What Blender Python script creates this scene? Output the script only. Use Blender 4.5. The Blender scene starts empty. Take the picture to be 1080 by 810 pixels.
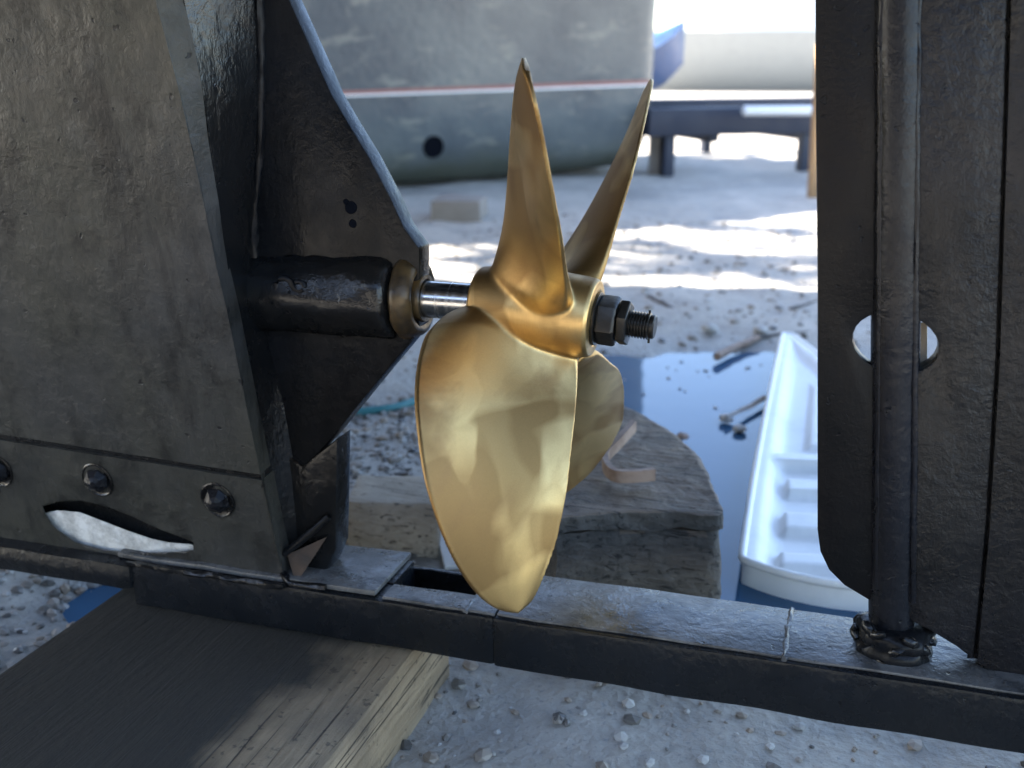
import bpy, bmesh, math, random
import numpy as np
from mathutils import Vector, Matrix, noise
random.seed(7)
S = bpy.context.scene
COL = S.collection
R = math.radians

# ------------------------------------------------------------------ camera
ZB = 0.43                                   # height of the propeller axis above the ground
CAM = Vector((0.27869, -0.90413, 0.25003 + ZB))
PSI, FPX, YH = R(18.3135), 1100.0, 60.0
PIT = math.atan((405 - YH) / FPX)
FW = Vector((-math.sin(PSI) * math.cos(PIT), math.cos(PSI) * math.cos(PIT), -math.sin(PIT)))
RT = Vector((math.cos(PSI), math.sin(PSI), 0))
UP = RT.cross(FW)
cd = bpy.data.cameras.new('camera')
cam = bpy.data.objects.new('camera', cd); COL.objects.link(cam)
cam.matrix_world = Matrix((( RT.x, UP.x, -FW.x, CAM.x), (RT.y, UP.y, -FW.y, CAM.y), (RT.z, UP.z, -FW.z, CAM.z), (0, 0, 0, 1)))
cd.sensor_width = 36; cd.lens = 36 * FPX / 1080; cd.clip_start = .02; cd.clip_end = 2000
cd.dof.use_dof = True; cd.dof.focus_distance = 0.95; cd.dof.aperture_fstop = 5.2
S.camera = cam

# ------------------------------------------------------------------ light
SUN = Vector((-.70, -.07, .71)).normalized()      # direction towards the sun
w = bpy.data.worlds.new('World'); S.world = w; w.use_nodes = True
nt = w.node_tree
sky = nt.nodes.new('ShaderNodeTexSky'); sky.sky_type = 'NISHITA'; sky.sun_disc = False
sky.sun_elevation = math.asin(SUN.z); sky.sun_rotation = math.atan2(SUN.x, SUN.y)
sky.air_density = .9; sky.dust_density = 1.2; sky.ozone_density = 1.0
nt.links.new(sky.outputs[0], nt.nodes['Background'].inputs[0]); nt.nodes['Background'].inputs[1].default_value = .125
sl = bpy.data.lights.new('sun', 'SUN'); sl.energy = 4.6; sl.angle = R(.5); sl.color = (1, .93, .82)
so = bpy.data.objects.new('sun', sl); COL.objects.link(so)
so.rotation_euler = SUN.to_track_quat('Z', 'Y').to_euler(); so.location = (-6, 0, 9)
S.view_settings.view_transform = 'Standard'; S.view_settings.look = 'None'
S.view_settings.exposure = 2.9; S.view_settings.gamma = 1

# ------------------------------------------------------------------ helpers
def ray(px, py):
    return (FW * FPX + RT * (px - 540) - UP * (py - 405)) / FPX
def U(px, py, Y=0.0):                       # point where a line of sight meets the upright plane y = Y
    d = ray(px, py); return CAM + d * ((Y - CAM.y) / d.y)
def G(px, py, z=0.0):                       # ... meets the level plane z
    d = ray(px, py); return CAM + d * ((z - CAM.z) / d.z)
def UP_(px, py, p0, n):
    d = ray(px, py); return CAM + d * ((p0 - CAM).dot(n) / d.dot(n))
def dep(px, py, d): return CAM + ray(px, py) * d

def link(o, parent=None, label=None, cat=None, group=None, kind=None):
    COL.objects.link(o)
    if parent: o.parent = parent
    if label: o['label'] = label
    if cat: o['category'] = cat
    if group: o['group'] = group
    if kind: o['kind'] = kind
    return o
def empty(name, loc, label, cat, group=None):
    o = bpy.data.objects.new(name, None); o.empty_display_size = .05
    o.location = loc
    link(o, None, label, cat, group)
    bpy.context.view_layer.update()
    return o
def mesh(name, v, f, mat, parent=None, smooth=False, **k):
    me = bpy.data.meshes.new(name); me.from_pydata([tuple(x) for x in v], [], f); me.validate()
    bm = bmesh.new(); bm.from_mesh(me); bmesh.ops.recalc_face_normals(bm, faces=bm.faces); bm.to_mesh(me); bm.free()
    return fin(me, name, mat, parent, smooth, **k)
def fin(me, name, mat, parent=None, smooth=False, auto=None, **k):
    if mat: me.materials.append(mat)
    if smooth:
        me.polygons.foreach_set('use_smooth', [True] * len(me.polygons))
        if auto: me.set_sharp_from_angle(angle=R(auto))
    o = bpy.data.objects.new(name, me)
    link(o, parent, **k)
    if parent: o.matrix_parent_inverse = parent.matrix_world.inverted()
    return o
def grid_faces(nr, nc, cyc=False):
    f = []
    for i in range(nr - 1):
        for j in range(nc if cyc else nc - 1):
            a = i * nc + j; b = i * nc + (j + 1) % nc
            f.append((a, b, b + nc, a + nc))
    return f
def bevel_bm(bm, wd, seg=2, ang=30):
    ed = [e for e in bm.edges if len(e.link_faces) == 2 and e.calc_face_angle(0) > R(ang)]
    if ed and wd: bmesh.ops.bevel(bm, geom=ed, offset=wd, segments=seg, affect='EDGES', profile=.6)
def prism(name, front, back, mat, parent=None, bev=.002, **k):
    """plate between two matching outlines"""
    bm = bmesh.new()
    a = [bm.verts.new(p) for p in front]; b = [bm.verts.new(p) for p in back]
    bm.faces.new(a); bm.faces.new(b[::-1]); n = len(a)
    for i in range(n): bm.faces.new((a[i], b[i], b[(i + 1) % n], a[(i + 1) % n]))
    bmesh.ops.recalc_face_normals(bm, faces=bm.faces)
    bevel_bm(bm, bev)
    me = bpy.data.meshes.new(name); bm.to_mesh(me); bm.free()
    return fin(me, name, mat, parent, True, auto=35, **k)
def plate(name, pts, Y0, Y1, mat, parent=None, bev=.002, **k):
    fr = [U(x, y, Y0) for x, y in pts]
    return prism(name, fr, [Vector((p.x, Y1, p.z)) for p in fr], mat, parent, bev, **k)
def box(name, c, s, mat, parent=None, bev=.004, rot=None, rough=0, cuts=0, sc=8, **k):
    bm = bmesh.new(); bmesh.ops.create_cube(bm, size=1)
    bmesh.ops.scale(bm, vec=s, verts=bm.verts)
    bevel_bm(bm, bev)
    if cuts:
        bmesh.ops.subdivide_edges(bm, edges=[e for e in bm.edges if e.calc_length() > max(s) * .12], cuts=cuts, use_grid_fill=True)
    M = Matrix.Translation(c) @ (rot.to_4x4() if rot else Matrix.Identity(4))
    bm.transform(M)
    if rough:
        bm.normal_update()
        for v in bm.verts:
            v.co += v.normal * rough * (noise.noise(v.co * sc) + .5 * noise.noise(v.co * sc * 2.7))
    me = bpy.data.meshes.new(name); bm.to_mesh(me); bm.free()
    return fin(me, name, mat, parent, bool(cuts) or bev > 0, auto=35, **k)
def frame(d):
    d = d.normalized(); a = Vector((0, 0, 1)) if abs(d.z) < .9 else Vector((1, 0, 0))
    u = d.cross(a).normalized(); return u, d.cross(u).normalized()
def lathe(name, p0, d, prof, mat, parent=None, seg=40, lump=0, lsc=30, auto=40, **k):
    """profile (distance along d, radius) turned about the line p0 + t d"""
    d = d.normalized(); u, v = frame(d); V = []
    for t, r in prof:
        for j in range(seg):
            a = 2 * math.pi * j / seg
            p = p0 + d * t + (u * math.cos(a) + v * math.sin(a)) * r
            if lump: p += (u * math.cos(a) + v * math.sin(a)) * lump * (noise.noise(p * lsc) + .5 * noise.noise(p * lsc * 2.3))
            V.append(p)
    F = grid_faces(len(prof), seg, True)
    F.append(tuple(range(seg))[::-1]); n = (len(prof) - 1) * seg; F.append(tuple(range(n, n + seg)))
    return mesh(name, V, F, mat, parent, True, auto=auto, **k)
def tube_mesh(pts, r, seg=10, lump=0, lsc=40):
    V = []; n = len(pts)
    for i, p in enumerate(pts):
        d = (pts[min(i + 1, n - 1)] - pts[max(i - 1, 0)]); u, v = frame(d)
        rr = r[i] if isinstance(r, (list, tuple)) else r
        for j in range(seg):
            a = 2 * math.pi * j / seg; q = u * math.cos(a) + v * math.sin(a)
            l = lump * noise.noise(p * lsc + q) if lump else 0
            V.append(p + q * (rr + l))
    F = grid_faces(n, seg, True); F.append(tuple(range(seg))[::-1]); F.append(tuple(range((n - 1) * seg, n * seg)))
    return V, F
def tube(name, pts, r, mat, parent=None, seg=10, lump=0, lsc=40, **k):
    V, F = tube_mesh(pts, r, seg, lump, lsc)
    return mesh(name, V, F, mat, parent, True, auto=50, **k)
def catmull(P, n):
    out = []
    for i in range(len(P) - 1):
        a = P[max(i - 1, 0)]; b = P[i]; c = P[i + 1]; d = P[min(i + 2, len(P) - 1)]
        for j in range(n):
            t = j / n
            out.append(.5 * ((2 * b) + (c - a) * t + (2 * a - 5 * b + 4 * c - d) * t * t + (3 * b - a - 3 * c + d) * t ** 3))
    out.append(P[-1].copy()); return out

# ------------------------------------------------------------------ materials
class N:
    def __init__(s, name):
        s.m = bpy.data.materials.new(name); s.m.use_nodes = True; s.t = s.m.node_tree
        s.b = s.t.nodes['Principled BSDF']; s.tc = s.t.nodes.new('ShaderNodeTexCoord').outputs['Object']
    def set(s, **k):
        for a, v in k.items():
            i = s.b.inputs[a.replace('_', ' ')]
            if isinstance(v, bpy.types.NodeSocket): s.t.links.new(v, i)
            else: i.default_value = v
        return s
    def mapped(s, scale=(1, 1, 1), rot=(0, 0, 0)):
        n = s.t.nodes.new('ShaderNodeMapping'); n.inputs['Scale'].default_value = scale; n.inputs['Rotation'].default_value = rot
        s.t.links.new(s.tc, n.inputs[0]); return n.outputs[0]
    def noise(s, sc, det=4, ro=.55, vec=None, dist=0, col=False):
        n = s.t.nodes.new('ShaderNodeTexNoise'); n.inputs['Scale'].default_value = sc; n.inputs['Detail'].default_value = det
        n.inputs['Roughness'].default_value = ro; n.inputs['Distortion'].default_value = dist
        s.t.links.new(vec or s.tc, n.inputs['Vector']); return n.outputs[1 if col else 0]
    def voro(s, sc, vec=None, feat='F1', out=0, rnd=1):
        n = s.t.nodes.new('ShaderNodeTexVoronoi'); n.feature = feat; n.inputs['Scale'].default_value = sc
        n.inputs['Randomness'].default_value = rnd
        s.t.links.new(vec or s.tc, n.inputs['Vector']); return n.outputs[out]
    def ramp(s, fac, stops):
        n = s.t.nodes.new('ShaderNodeValToRGB'); e = n.color_ramp.elements
        while len(e) < len(stops): e.new(.5)
        for i, (p, c) in enumerate(stops):
            e[i].position = p; e[i].color = (c, c, c, 1) if isinstance(c, (int, float)) else (*c, 1)
        s.t.links.new(fac, n.inputs[0]); return n.outputs[0]
    def mix(s, fac, a, b, mode='MIX'):
        n = s.t.nodes.new('ShaderNodeMix'); n.data_type = 'RGBA'; n.blend_type = mode
        for i, v in ((0, fac), (6, a), (7, b)):
            if isinstance(v, bpy.types.NodeSocket): s.t.links.new(v, n.inputs[i])
            elif isinstance(v, (int, float)): n.inputs[i].default_value = v if i == 0 else (v, v, v, 1)
            else: n.inputs[i].default_value = (*v, 1)
        return n.outputs[2]
    def math(s, op, a, b=0.):
        n = s.t.nodes.new('ShaderNodeMath'); n.operation = op
        for i, v in ((0, a), (1, b)):
            if isinstance(v, bpy.types.NodeSocket): s.t.links.new(v, n.inputs[i])
            else: n.inputs[i].default_value = v
        return n.outputs[0]
    def bump(s, h, st=.3, d=.002, prev=None):
        n = s.t.nodes.new('ShaderNodeBump'); n.inputs['Strength'].default_value = st; n.inputs['Distance'].default_value = d
        s.t.links.new(h, n.inputs['Height'])
        if prev: s.t.links.new(prev, n.inputs['Normal'])
        s.t.links.new(n.outputs[0], s.b.inputs['Normal']); return n.outputs[0]

def black_paint(name, dark, lite, tint, rough=(.2, .4), peel=.6, peel_sc=120, spec=.35, stain=0.):
    n = N(name)
    big = n.noise(6, 6, .65); mid = n.noise(38, 5, .6)
    c = n.mix(n.ramp(big, [(.36, 0), (.64, 1)]), dark, lite)
    c = n.mix(n.ramp(n.noise(4.2, 4), [(.42, 0), (.66, .85)]), c, tint)
    if stain:                                     # dark runs and blotches in the old coating
        run = n.noise(5, 5, .65, n.mapped((2.6, 2.6, .7), (0, .12, 0)), .4)
        c = n.mix(n.ramp(run, [(.50, 0), (.66, stain)]), c, tuple(x * .35 for x in dark))
        c = n.mix(n.ramp(n.noise(17, 5, .7), [(.54, 0), (.70, stain * .8)]), c, tuple(x * .4 for x in dark))
        c = n.mix(n.ramp(n.noise(26, 4, .7), [(.60, 0), (.74, stain * .5)]), c, tuple(x * 1.6 for x in lite))
    chips = n.ramp(n.noise(80, 2, .5), [(.71, 0), (.74, .8)])
    c = n.mix(chips, c, (.004, .004, .005))
    n.set(Base_Color=c, Roughness=n.ramp(mid, [(.35, rough[0]), (.7, rough[1])]), Specular_IOR_Level=spec)
    msk = n.ramp(n.noise(11, 4, .6), [(.35, .25), (.62, 1)])
    b = n.bump(n.mix(1., n.noise(peel_sc, 4, .65, None, .3), msk, 'MULTIPLY'), peel, .0021)
    b = n.bump(n.noise(30, 5, .65, n.mapped((1, 1, .5))), peel * .5, .0045, b)
    n.bump(chips, .5, -.0012, b)
    return n.m
M = {}
M['panel'] = black_paint('dusty_black_antifouling', (.013, .0135, .014), (.038, .0375, .036), (.042, .040, .030), (.34, .58), .8, 85, .3, .9)
M['black'] = black_paint('black_bitumen_paint', (.0035, .004, .0045), (.008, .0085, .0095), (.010, .009, .008), (.16, .34), .7, 95, .35)
M['fin'] = black_paint('worn_black_paint', (.0035, .0045, .006), (.009, .010, .012), (.012, .0105, .009), (.2, .4), .45, 90, .15, .5)
M['rudder'] = black_paint('pebbled_black_paint', (.006, .0056, .0054), (.017, .0155, .014), (.013, .013, .016), (.24, .42), 1.0, 125, .3, .4)
M['rudder_lead'] = black_paint('smooth_black_paint', (.003, .003, .0032), (.0055, .0055, .0058), (.007, .005, .0045), (.3, .5), .35, 200, .2)
M['stock'] = black_paint('blue_black_paint', (.005, .0053, .007), (.012, .0122, .015), (.010, .0105, .0125), (.20, .36), .5, 100, .25)
M['keel'] = black_paint('wet_looking_black_paint', (.0035, .0045, .006), (.009, .0105, .013), (.012, .012, .012), (.18, .36), .7, 95, .28)
M['keel_top'] = black_paint('skylit_dusty_worn_paint', (.060, .060, .060), (.135, .132, .128), (.11, .104, .095), (.2, .42), .9, 95, .5, .95)  # dust and wear, with the sky's brightness on top put into the colour

def bronze():
    n = N('polished_bronze')
    def strokes(sc, rot, st, w=.035):              # overlapping passes of the polishing disc, soft edged
        return n.ramp(n.noise(sc, 1.5, .45, n.mapped(st, rot), .25), [(.5 - w, 0), (.5 + w, 1)])
    f1 = strokes(11, (.4, .5, .2), (1, .35, 1.5)); f2 = strokes(17, (-.6, .9, .4), (1.6, .45, .7), .035); f3 = strokes(9, (.2, -.6, .9), (.5, 1.4, 1), .08)
    tone = n.math('ADD', n.math('ADD', n.math('MULTIPLY', f1, .38), n.math('MULTIPLY', f2, .30)), n.math('MULTIPLY', f3, .32))
    tone = n.ramp(tone, [(.22, 0), (.78, 1)])
    c = n.mix(tone, (.27, .160, .060), (.62, .415, .17))
    p3 = n.noise(13, 4, .6, n.mapped((1.6, .7, 1), (.2, .6, 0)), .5)
    c = n.mix(n.ramp(p3, [(.52, 0), (.72, .6)]), c, (.24, .135, .055))
    fine = n.noise(55, 3, .6, n.mapped((1, 16, 16), (.2, .9, .4))); fine2 = n.noise(55, 3, .6, n.mapped((18, 18, 1), (.5, .2, .6)))
    scr = n.mix(n.ramp(f2, [(.45, 0), (.55, 1)]), fine, fine2)
    c = n.mix(.14, c, scr, 'OVERLAY')
    n.set(Base_Color=c, Metallic=1., Roughness=n.ramp(tone, [(.1, .50), (.9, .38)]))
    b = n.bump(tone, .05, .004)
    n.bump(scr, .14, .0006, b)
    return n.m
M['bronze'] = bronze()
n = N('brushed_shaft_steel'); n.set(Base_Color=(.55, .54, .52, 1), Metallic=1., Roughness=n.ramp(n.noise(200, 2, .5, n.mapped((1, .05, .05))), [(.3, .12), (.7, .3)])); M['steel'] = n.m
n = N('oily_dark_steel'); c = n.mix(n.noise(60, 4), (.012, .011, .010), (.05, .045, .038)); n.set(Base_Color=c, Metallic=.6, Roughness=.34); n.bump(n.noise(150, 3), .4, .001); M['nut'] = n.m
n = N('greased_brass'); c = n.mix(n.ramp(n.noise(35, 4), [(.35, 0), (.65, 1)]), (.12, .075, .028), (.030, .022, .014)); n.set(Base_Color=c, Metallic=.35, Roughness=.38); n.bump(n.noise(70, 3), .5, .002); M['grease'] = n.m
n = N('rusty_iron'); c = n.mix(n.ramp(n.noise(40, 5), [(.35, 0), (.62, 1)]), (.014, .011, .009), (.055, .032, .019)); n.set(Base_Color=c, Roughness=.7); n.bump(n.noise(90, 5), .6, .002); M['rust'] = n.m
n = N('pale_zinc'); c = n.mix(n.ramp(n.noise(48, 6, .7), [(.35, 0), (.6, 1)]), (.36, .35, .32), (.70, .69, .65)); n.set(Base_Color=c, Roughness=.75); n.bump(n.noise(110, 6, .7), .9, .004); M['zinc'] = n.m
n = N('bare_filler'); c = n.mix(n.noise(60, 4), (.55, .45, .32), (.70, .61, .47)); n.set(Base_Color=c, Roughness=.85); n.bump(n.noise(160, 3), .4, .001); M['filler'] = n.m

def wood(name, a, b, dark, sc=1., ro=.8, axis=1, bumpy=.6):
    n = N(name); s = [14, 14, 14]; s[axis] = 1.2
    g = n.noise(6 * sc, 6, .65, n.mapped(tuple(s)), .6)
    c = n.mix(n.ramp(g, [(.36, 0), (.62, 1)]), a, b)
    c = n.mix(n.ramp(n.noise(5 * sc, 5, .6), [(.45, 0), (.7, .85)]), c, dark)
    s2 = [26, 26, 26]; s2[axis] = .7
    crk = n.ramp(n.noise(5 * sc, 3, .6, n.mapped(tuple(s2)), .9), [(.60, 0), (.66, .85)])
    c = n.mix(crk, c, tuple(x * .35 for x in dark))
    c = n.mix(n.ramp(n.noise(90, 3), [(.62, 0), (.68, .6)]), c, tuple(x * .4 for x in dark))
    n.set(Base_Color=c, Roughness=ro); bb = n.bump(g, bumpy, .006); bb = n.bump(crk, .8, -.004, bb); n.bump(n.noise(70, 5, .65), bumpy, .004, bb); return n.m
M['sleeper'] = wood('shaded_sleeper_wood', (.21, .15, .088), (.33, .245, .15), (.08, .062, .045), 1, .75, 1)
def paint_left_shade(m):  # darkens the left part: shade on the sleeper put into its colour
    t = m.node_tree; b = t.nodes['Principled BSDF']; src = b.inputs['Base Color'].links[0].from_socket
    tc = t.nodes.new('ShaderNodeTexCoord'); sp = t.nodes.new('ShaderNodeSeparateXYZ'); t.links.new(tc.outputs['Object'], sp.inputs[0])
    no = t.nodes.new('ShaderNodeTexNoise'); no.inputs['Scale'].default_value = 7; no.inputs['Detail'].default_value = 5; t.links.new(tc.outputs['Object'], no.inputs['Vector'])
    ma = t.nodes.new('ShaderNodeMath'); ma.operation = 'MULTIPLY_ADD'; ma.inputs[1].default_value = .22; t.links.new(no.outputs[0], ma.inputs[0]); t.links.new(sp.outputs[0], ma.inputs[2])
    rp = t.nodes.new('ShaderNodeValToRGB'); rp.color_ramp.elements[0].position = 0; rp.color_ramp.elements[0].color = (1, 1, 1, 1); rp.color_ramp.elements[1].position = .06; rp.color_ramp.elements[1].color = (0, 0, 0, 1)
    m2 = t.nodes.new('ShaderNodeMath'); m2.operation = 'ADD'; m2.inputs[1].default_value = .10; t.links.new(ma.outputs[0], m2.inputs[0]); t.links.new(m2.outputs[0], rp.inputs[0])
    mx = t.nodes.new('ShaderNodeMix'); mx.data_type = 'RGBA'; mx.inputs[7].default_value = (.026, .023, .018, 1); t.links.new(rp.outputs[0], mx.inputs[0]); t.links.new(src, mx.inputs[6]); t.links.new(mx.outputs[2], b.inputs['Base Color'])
paint_left_shade(M['sleeper'])
M['block'] = wood('weathered_grey_wood', (.085, .074, .06), (.15, .132, .108), (.04, .037, .031), 1.2, .7, 0, .9)
M['block_top'] = wood('brown_block_top', (.15, .108, .072), (.27, .20, .138), (.07, .056, .043), 1.2, .7, 0, .9)
M['offcut'] = wood('pale_dry_wood', (.38, .31, .23), (.50, .42, .33), (.28, .23, .17), 1.5, .9, 0)
M['postwood'] = wood('tan_post_wood', (.40, .24, .11), (.50, .31, .16), (.30, .18, .09), 2, .8, 2)
M['plankwood'] = wood('bleached_plank', (.40, .36, .32), (.52, .48, .43), (.25, .22, .2), 2, .85, 0)
M['stick'] = wood('wet_twig', (.07, .055, .045), (.12, .09, .07), (.03, .03, .03), 4, .6, 0)
n = N('tan_bracket_iron'); c = n.mix(n.ramp(n.noise(45, 4), [(.4, 0), (.65, 1)]), (.34, .24, .18), (.20, .13, .09)); n.set(Base_Color=c, Roughness=.7); n.bump(n.noise(120, 4), .3, .001); M['bracket'] = n.m

def plastic(name, c, ro=.35, dirt=.25):
    n = N(name); d = n.ramp(n.noise(14, 5, .65), [(.5, 0), (.75, dirt)])
    n.set(Base_Color=n.mix(d, c, tuple(x * .55 for x in c)), Roughness=n.ramp(n.noise(9, 3), [(.3, ro), (.7, ro + .15)])); n.bump(n.noise(60, 3), .05, .002); return n.m
M['white'] = plastic('white_plastic', (.84, .84, .82), .35, .3)
M['hose'] = plastic('teal_hose', (.02, .14, .15), .4)
M['blue'] = plastic('blue_hull_paint', (.006, .060, .18), .3)
M['navy'] = plastic('navy_beam_paint', (.012, .017, .035), .5)
M['white_hull'] = plastic('white_gelcoat', (.78, .78, .76), .3)
M['grey_gel'] = plastic('grey_gelcoat', (.26, .28, .29), .35)
M['red'] = plastic('faded_red_paint', (.30, .13, .11), .5)
n = N('grey_hull_primer'); c = n.mix(n.ramp(n.noise(2.2, 5), [(.35, 0), (.65, 1)]), (.075, .088, .098), (.145, .16, .155)); c = n.mix(n.ramp(n.noise(6, 5, .6, n.mapped((.35, 1, 2.))), [(.56, 0), (.68, .8)]), c, (.22, .22, .19))
sep = n.t.nodes.new('ShaderNodeSeparateXYZ'); n.t.links.new(n.tc, sep.inputs[0]); wl = n.ramp(n.math('ADD', sep.outputs[2], n.math('MULTIPLY', n.noise(4, 5), .22)), [(.18, 1), (.34, 0)])
c = n.mix(wl, c, (.065, .072, .055)); n.set(Base_Color=c, Roughness=.22); n.bump(n.noise(25, 5), .4, .01); M['greyhull'] = n.m
n = N('dark_opening'); n.set(Base_Color=(.003, .004, .007, 1), Roughness=.8, Specular_IOR_Level=.05); M['hole'] = n.m
n = N('concrete_pillar'); c = n.mix(n.noise(8, 5), (.16, .13, .11), (.30, .27, .23)); n.set(Base_Color=c, Roughness=.9); n.bump(n.noise(40, 5), .4, .005); M['concrete'] = n.m

def ground_mat():
    n = N('wet_yard_ground')
    a = n.noise(1.6, 6, .6); b = n.noise(30, 5, .65); g = n.voro(75)
    c = n.mix(n.ramp(a, [(.35, 0), (.65, 1)]), (.25, .23, .20), (.47, .425, .36))
    c = n.mix(n.ramp(n.noise(7, 6, .7), [(.42, 0), (.66, .6)]), c, (.19, .172, .148))
    c = n.mix(n.ramp(b, [(.35, 0), (.75, .8)]), c, (.50, .455, .39))
    c = n.mix(n.ramp(n.noise(140, 3), [(.60, 0), (.70, .7)]), c, (.20, .20, .20))
    sep = n.t.nodes.new('ShaderNodeSeparateXYZ'); n.t.links.new(n.tc, sep.inputs[0])
    wet = n.ramp(n.math('ADD', n.math('MULTIPLY', sep.outputs[2], 22.), n.math('MULTIPLY', a, .5)), [(.05, 1), (.5, 0)])
    far = n.ramp(n.math('MULTIPLY', sep.outputs[1], .1), [(.26, 0), (.34, 1)])
    c = n.mix(wet, c, (.17, .168, .16))
    n.set(Base_Color=c, Roughness=n.mix(wet, n.ramp(b, [(.3, .55), (.7, .85)]), .14))
    bb = n.bump(n.noise(60, 6, .65), .55, .012); n.bump(g, .35, .006, bb); return n.m
M['ground'] = ground_mat()
n = N('puddle_water'); n.set(Base_Color=(.036, .10, .185, 1), Roughness=.02, IOR=1.33)  # blue of the reflected sky is put into the base colour
n.bump(n.noise(11, 3, .5), .05, .008); M['water'] = n.m
n = N('pebble_stone'); oi = n.t.nodes.new('ShaderNodeNewGeometry').outputs['Random Per Island']; c = n.ramp(oi, [(0, (.07, .065, .06)), (.35, (.20, .18, .155)), (.55, (.26, .20, .145)), (.8, (.30, .285, .26)), (1, (.42, .40, .37))]); n.set(Base_Color=c, Roughness=n.ramp(oi, [(0, .25), (1, .75)])); n.bump(n.noise(120, 3), .3, .002); M['pebble'] = n.m
n = N('foliage'); n.set(Base_Color=n.mix(n.noise(1.2, 4), (.03, .055, .018), (.08, .12, .04)), Roughness=.6); M['leaf'] = n.m
n = N('bark'); n.set(Base_Color=(.09, .07, .05, 1), Roughness=.9); M['bark'] = n.m

# ------------------------------------------------------------------ ground and water
def axis(lo, hi, st, far):
    mid = list(np.arange(lo, hi, st)); out = []; d = st
    x = lo
    while x > -far: d *= 1.35; x -= d; out.append(x)
    out = out[::-1] + mid; x = mid[-1]; d = st
    while x < far: d *= 1.35; x += d; out.append(x)
    return out
PUD = [(G(740, 440), .34), (G(770, 540), .26), (G(775, 620), .2), (G(700, 455), .30), (G(835, 480), .3), (G(700, 410), .30), (G(800, 415), .22), (G(122, 632), .07), (G(640, 560), .2)]
def gz(x, y):
    e = max(0, 1 - max(0, abs(x - .5) - 3.2) / 2) * max(0, 1 - max(0, abs(y - 2) - 4.5) / 3)
    p = Vector((x, y, 0))
    h = .013 + e * (.010 * noise.noise(p * 1.3) + .009 * noise.noise(p * 4.1) + .006 * noise.noise(p * 11) + .004 * noise.noise(p * 27))
    b = 0
    for c, r in PUD:
        q = ((x - c.x) ** 2 + (y - c.y) ** 2) / (r * r); b += math.exp(-q * 1.1)
    return h - .034 * min(1, b) + (.010 * noise.noise(p * 7 + Vector((4, 1, 0))) * min(1, b) if y > .75 else 0) + (.024 * max(0, min(1, (y - 1.25) / .4)) * noise.noise(Vector((x * 5, y * 8, 3))) * min(1, b))
xs, ys = axis(-2.2, 2.6, .028, 600), axis(-1.2, 5.0, .028, 600)
mesh('ground', [(x, y, gz(x, y)) for y in ys for x in xs], grid_faces(len(ys), len(xs)), M['ground'], None, True, kind='structure')
wx, wy = np.linspace(-1.4, 2.6, 3), np.linspace(-.9, 2.35, 3)
wo = mesh('puddle_water', [(x, y, -.004) for y in wy for x in wx], grid_faces(3, 3), M['water'], None, True, kind='structure')
if wo.data.polygons[0].normal.z < 0: wo.data.flip_normals()

# ================================================================== THE BLACK BOAT
boat = empty('sailing_boat', (0, 0, .13), 'black painted hull with keel bar, skeg fin and stern tube filling the left foreground', 'boat')
# --- main flank: tilts inwards towards the keel
P0 = U(280, 560, -.052); n_ = Vector((0, -1, -.135)).normalized()
def F(px, py, off=0.): return UP_(px, py, P0 - n_ * (-off) if False else P0 + n_ * off, n_)
def poly_at(P, y):
    for (x0, y0), (x1, y1) in zip(P, P[1:]):
        if y0 <= y <= y1: return x0 + (x1 - x0) * (y - y0) / (y1 - y0)
    return P[-1][0] if y > P[-1][1] else P[0][0]
EA = [(150, -90), (164, 0), (190, 100), (203, 160), (215, 215), (228, 280), (240, 330), (258, 420), (275, 502), (288, 560), (300, 612)]
EB = [(184, -90), (194, 0), (215, 100), (222, 160), (229, 205), (237, 260), (247, 330), (263, 420), (280, 502), (292, 560), (303, 613)]
def flank(name, y0f, y1f, off, th, nr, nc):
    V = []; B = []
    for i in range(nr):
        for j in range(nc):
            u = j / (nc - 1); v = i / (nr - 1)
            xl = -420
            ya = y0f(1) + (y1f(1) - y0f(1)) * v
            xr = poly_at(EA, ya)
            x = xl + (xr - xl) * (u ** .8)
            y = y0f((x - xl) / (xr - xl)) * (1 - v) + y1f((x - xl) / (xr - xl)) * v
            p = F(x, y, off)
            p += n_ * (.0022 * noise.noise(p * 9) + .0008 * noise.noise(p * 40)) * (1 if 0 < j < nc - 1 else .3)
            V.append(p); B.append(p - n_ * th + Vector((.0, 0, 0)))
    n = len(V); f = grid_faces(nr, nc); f += [tuple(k + n for k in q[::-1]) for q in f]
    ring = [j for j in range(nc)] + [i * nc + nc - 1 for i in range(1, nr)] + [(nr - 1) * nc + j for j in range(nc - 2, -1, -1)] + [i * nc for i in range(nr - 2, 0, -1)]
    for a, b in zip(ring, ring[1:] + ring[:1]): f.append((a, b, b + n, a + n))
    return V + B, f
def seam(u): x = -420 + u * 695; return 460 + (x - 0) * (43 / 275.)
v, f = flank('hull_flank', lambda u: -90, lambda u: seam(u) - 2.5, 0, .02, 70, 80)
mesh('hull_flank', v, f, M['panel'], boat, True, auto=40)
v, f = flank('keel_flank', lambda u: seam(u) + 3.8, lambda u: 572 + (-420 + u * 720) * .133 + 6, -.004, .046, 30, 110)
lower = mesh('keel_flank', v, f, M['panel'], boat, True, auto=40)
# dark strip in the seam
mesh('seam_strip', [F(x, seam((x + 420) / 695) + d, -.007) for x in (-420, 277) for d in (-9, 9)], [(0, 2, 3, 1)], M['black'], boat)
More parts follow.
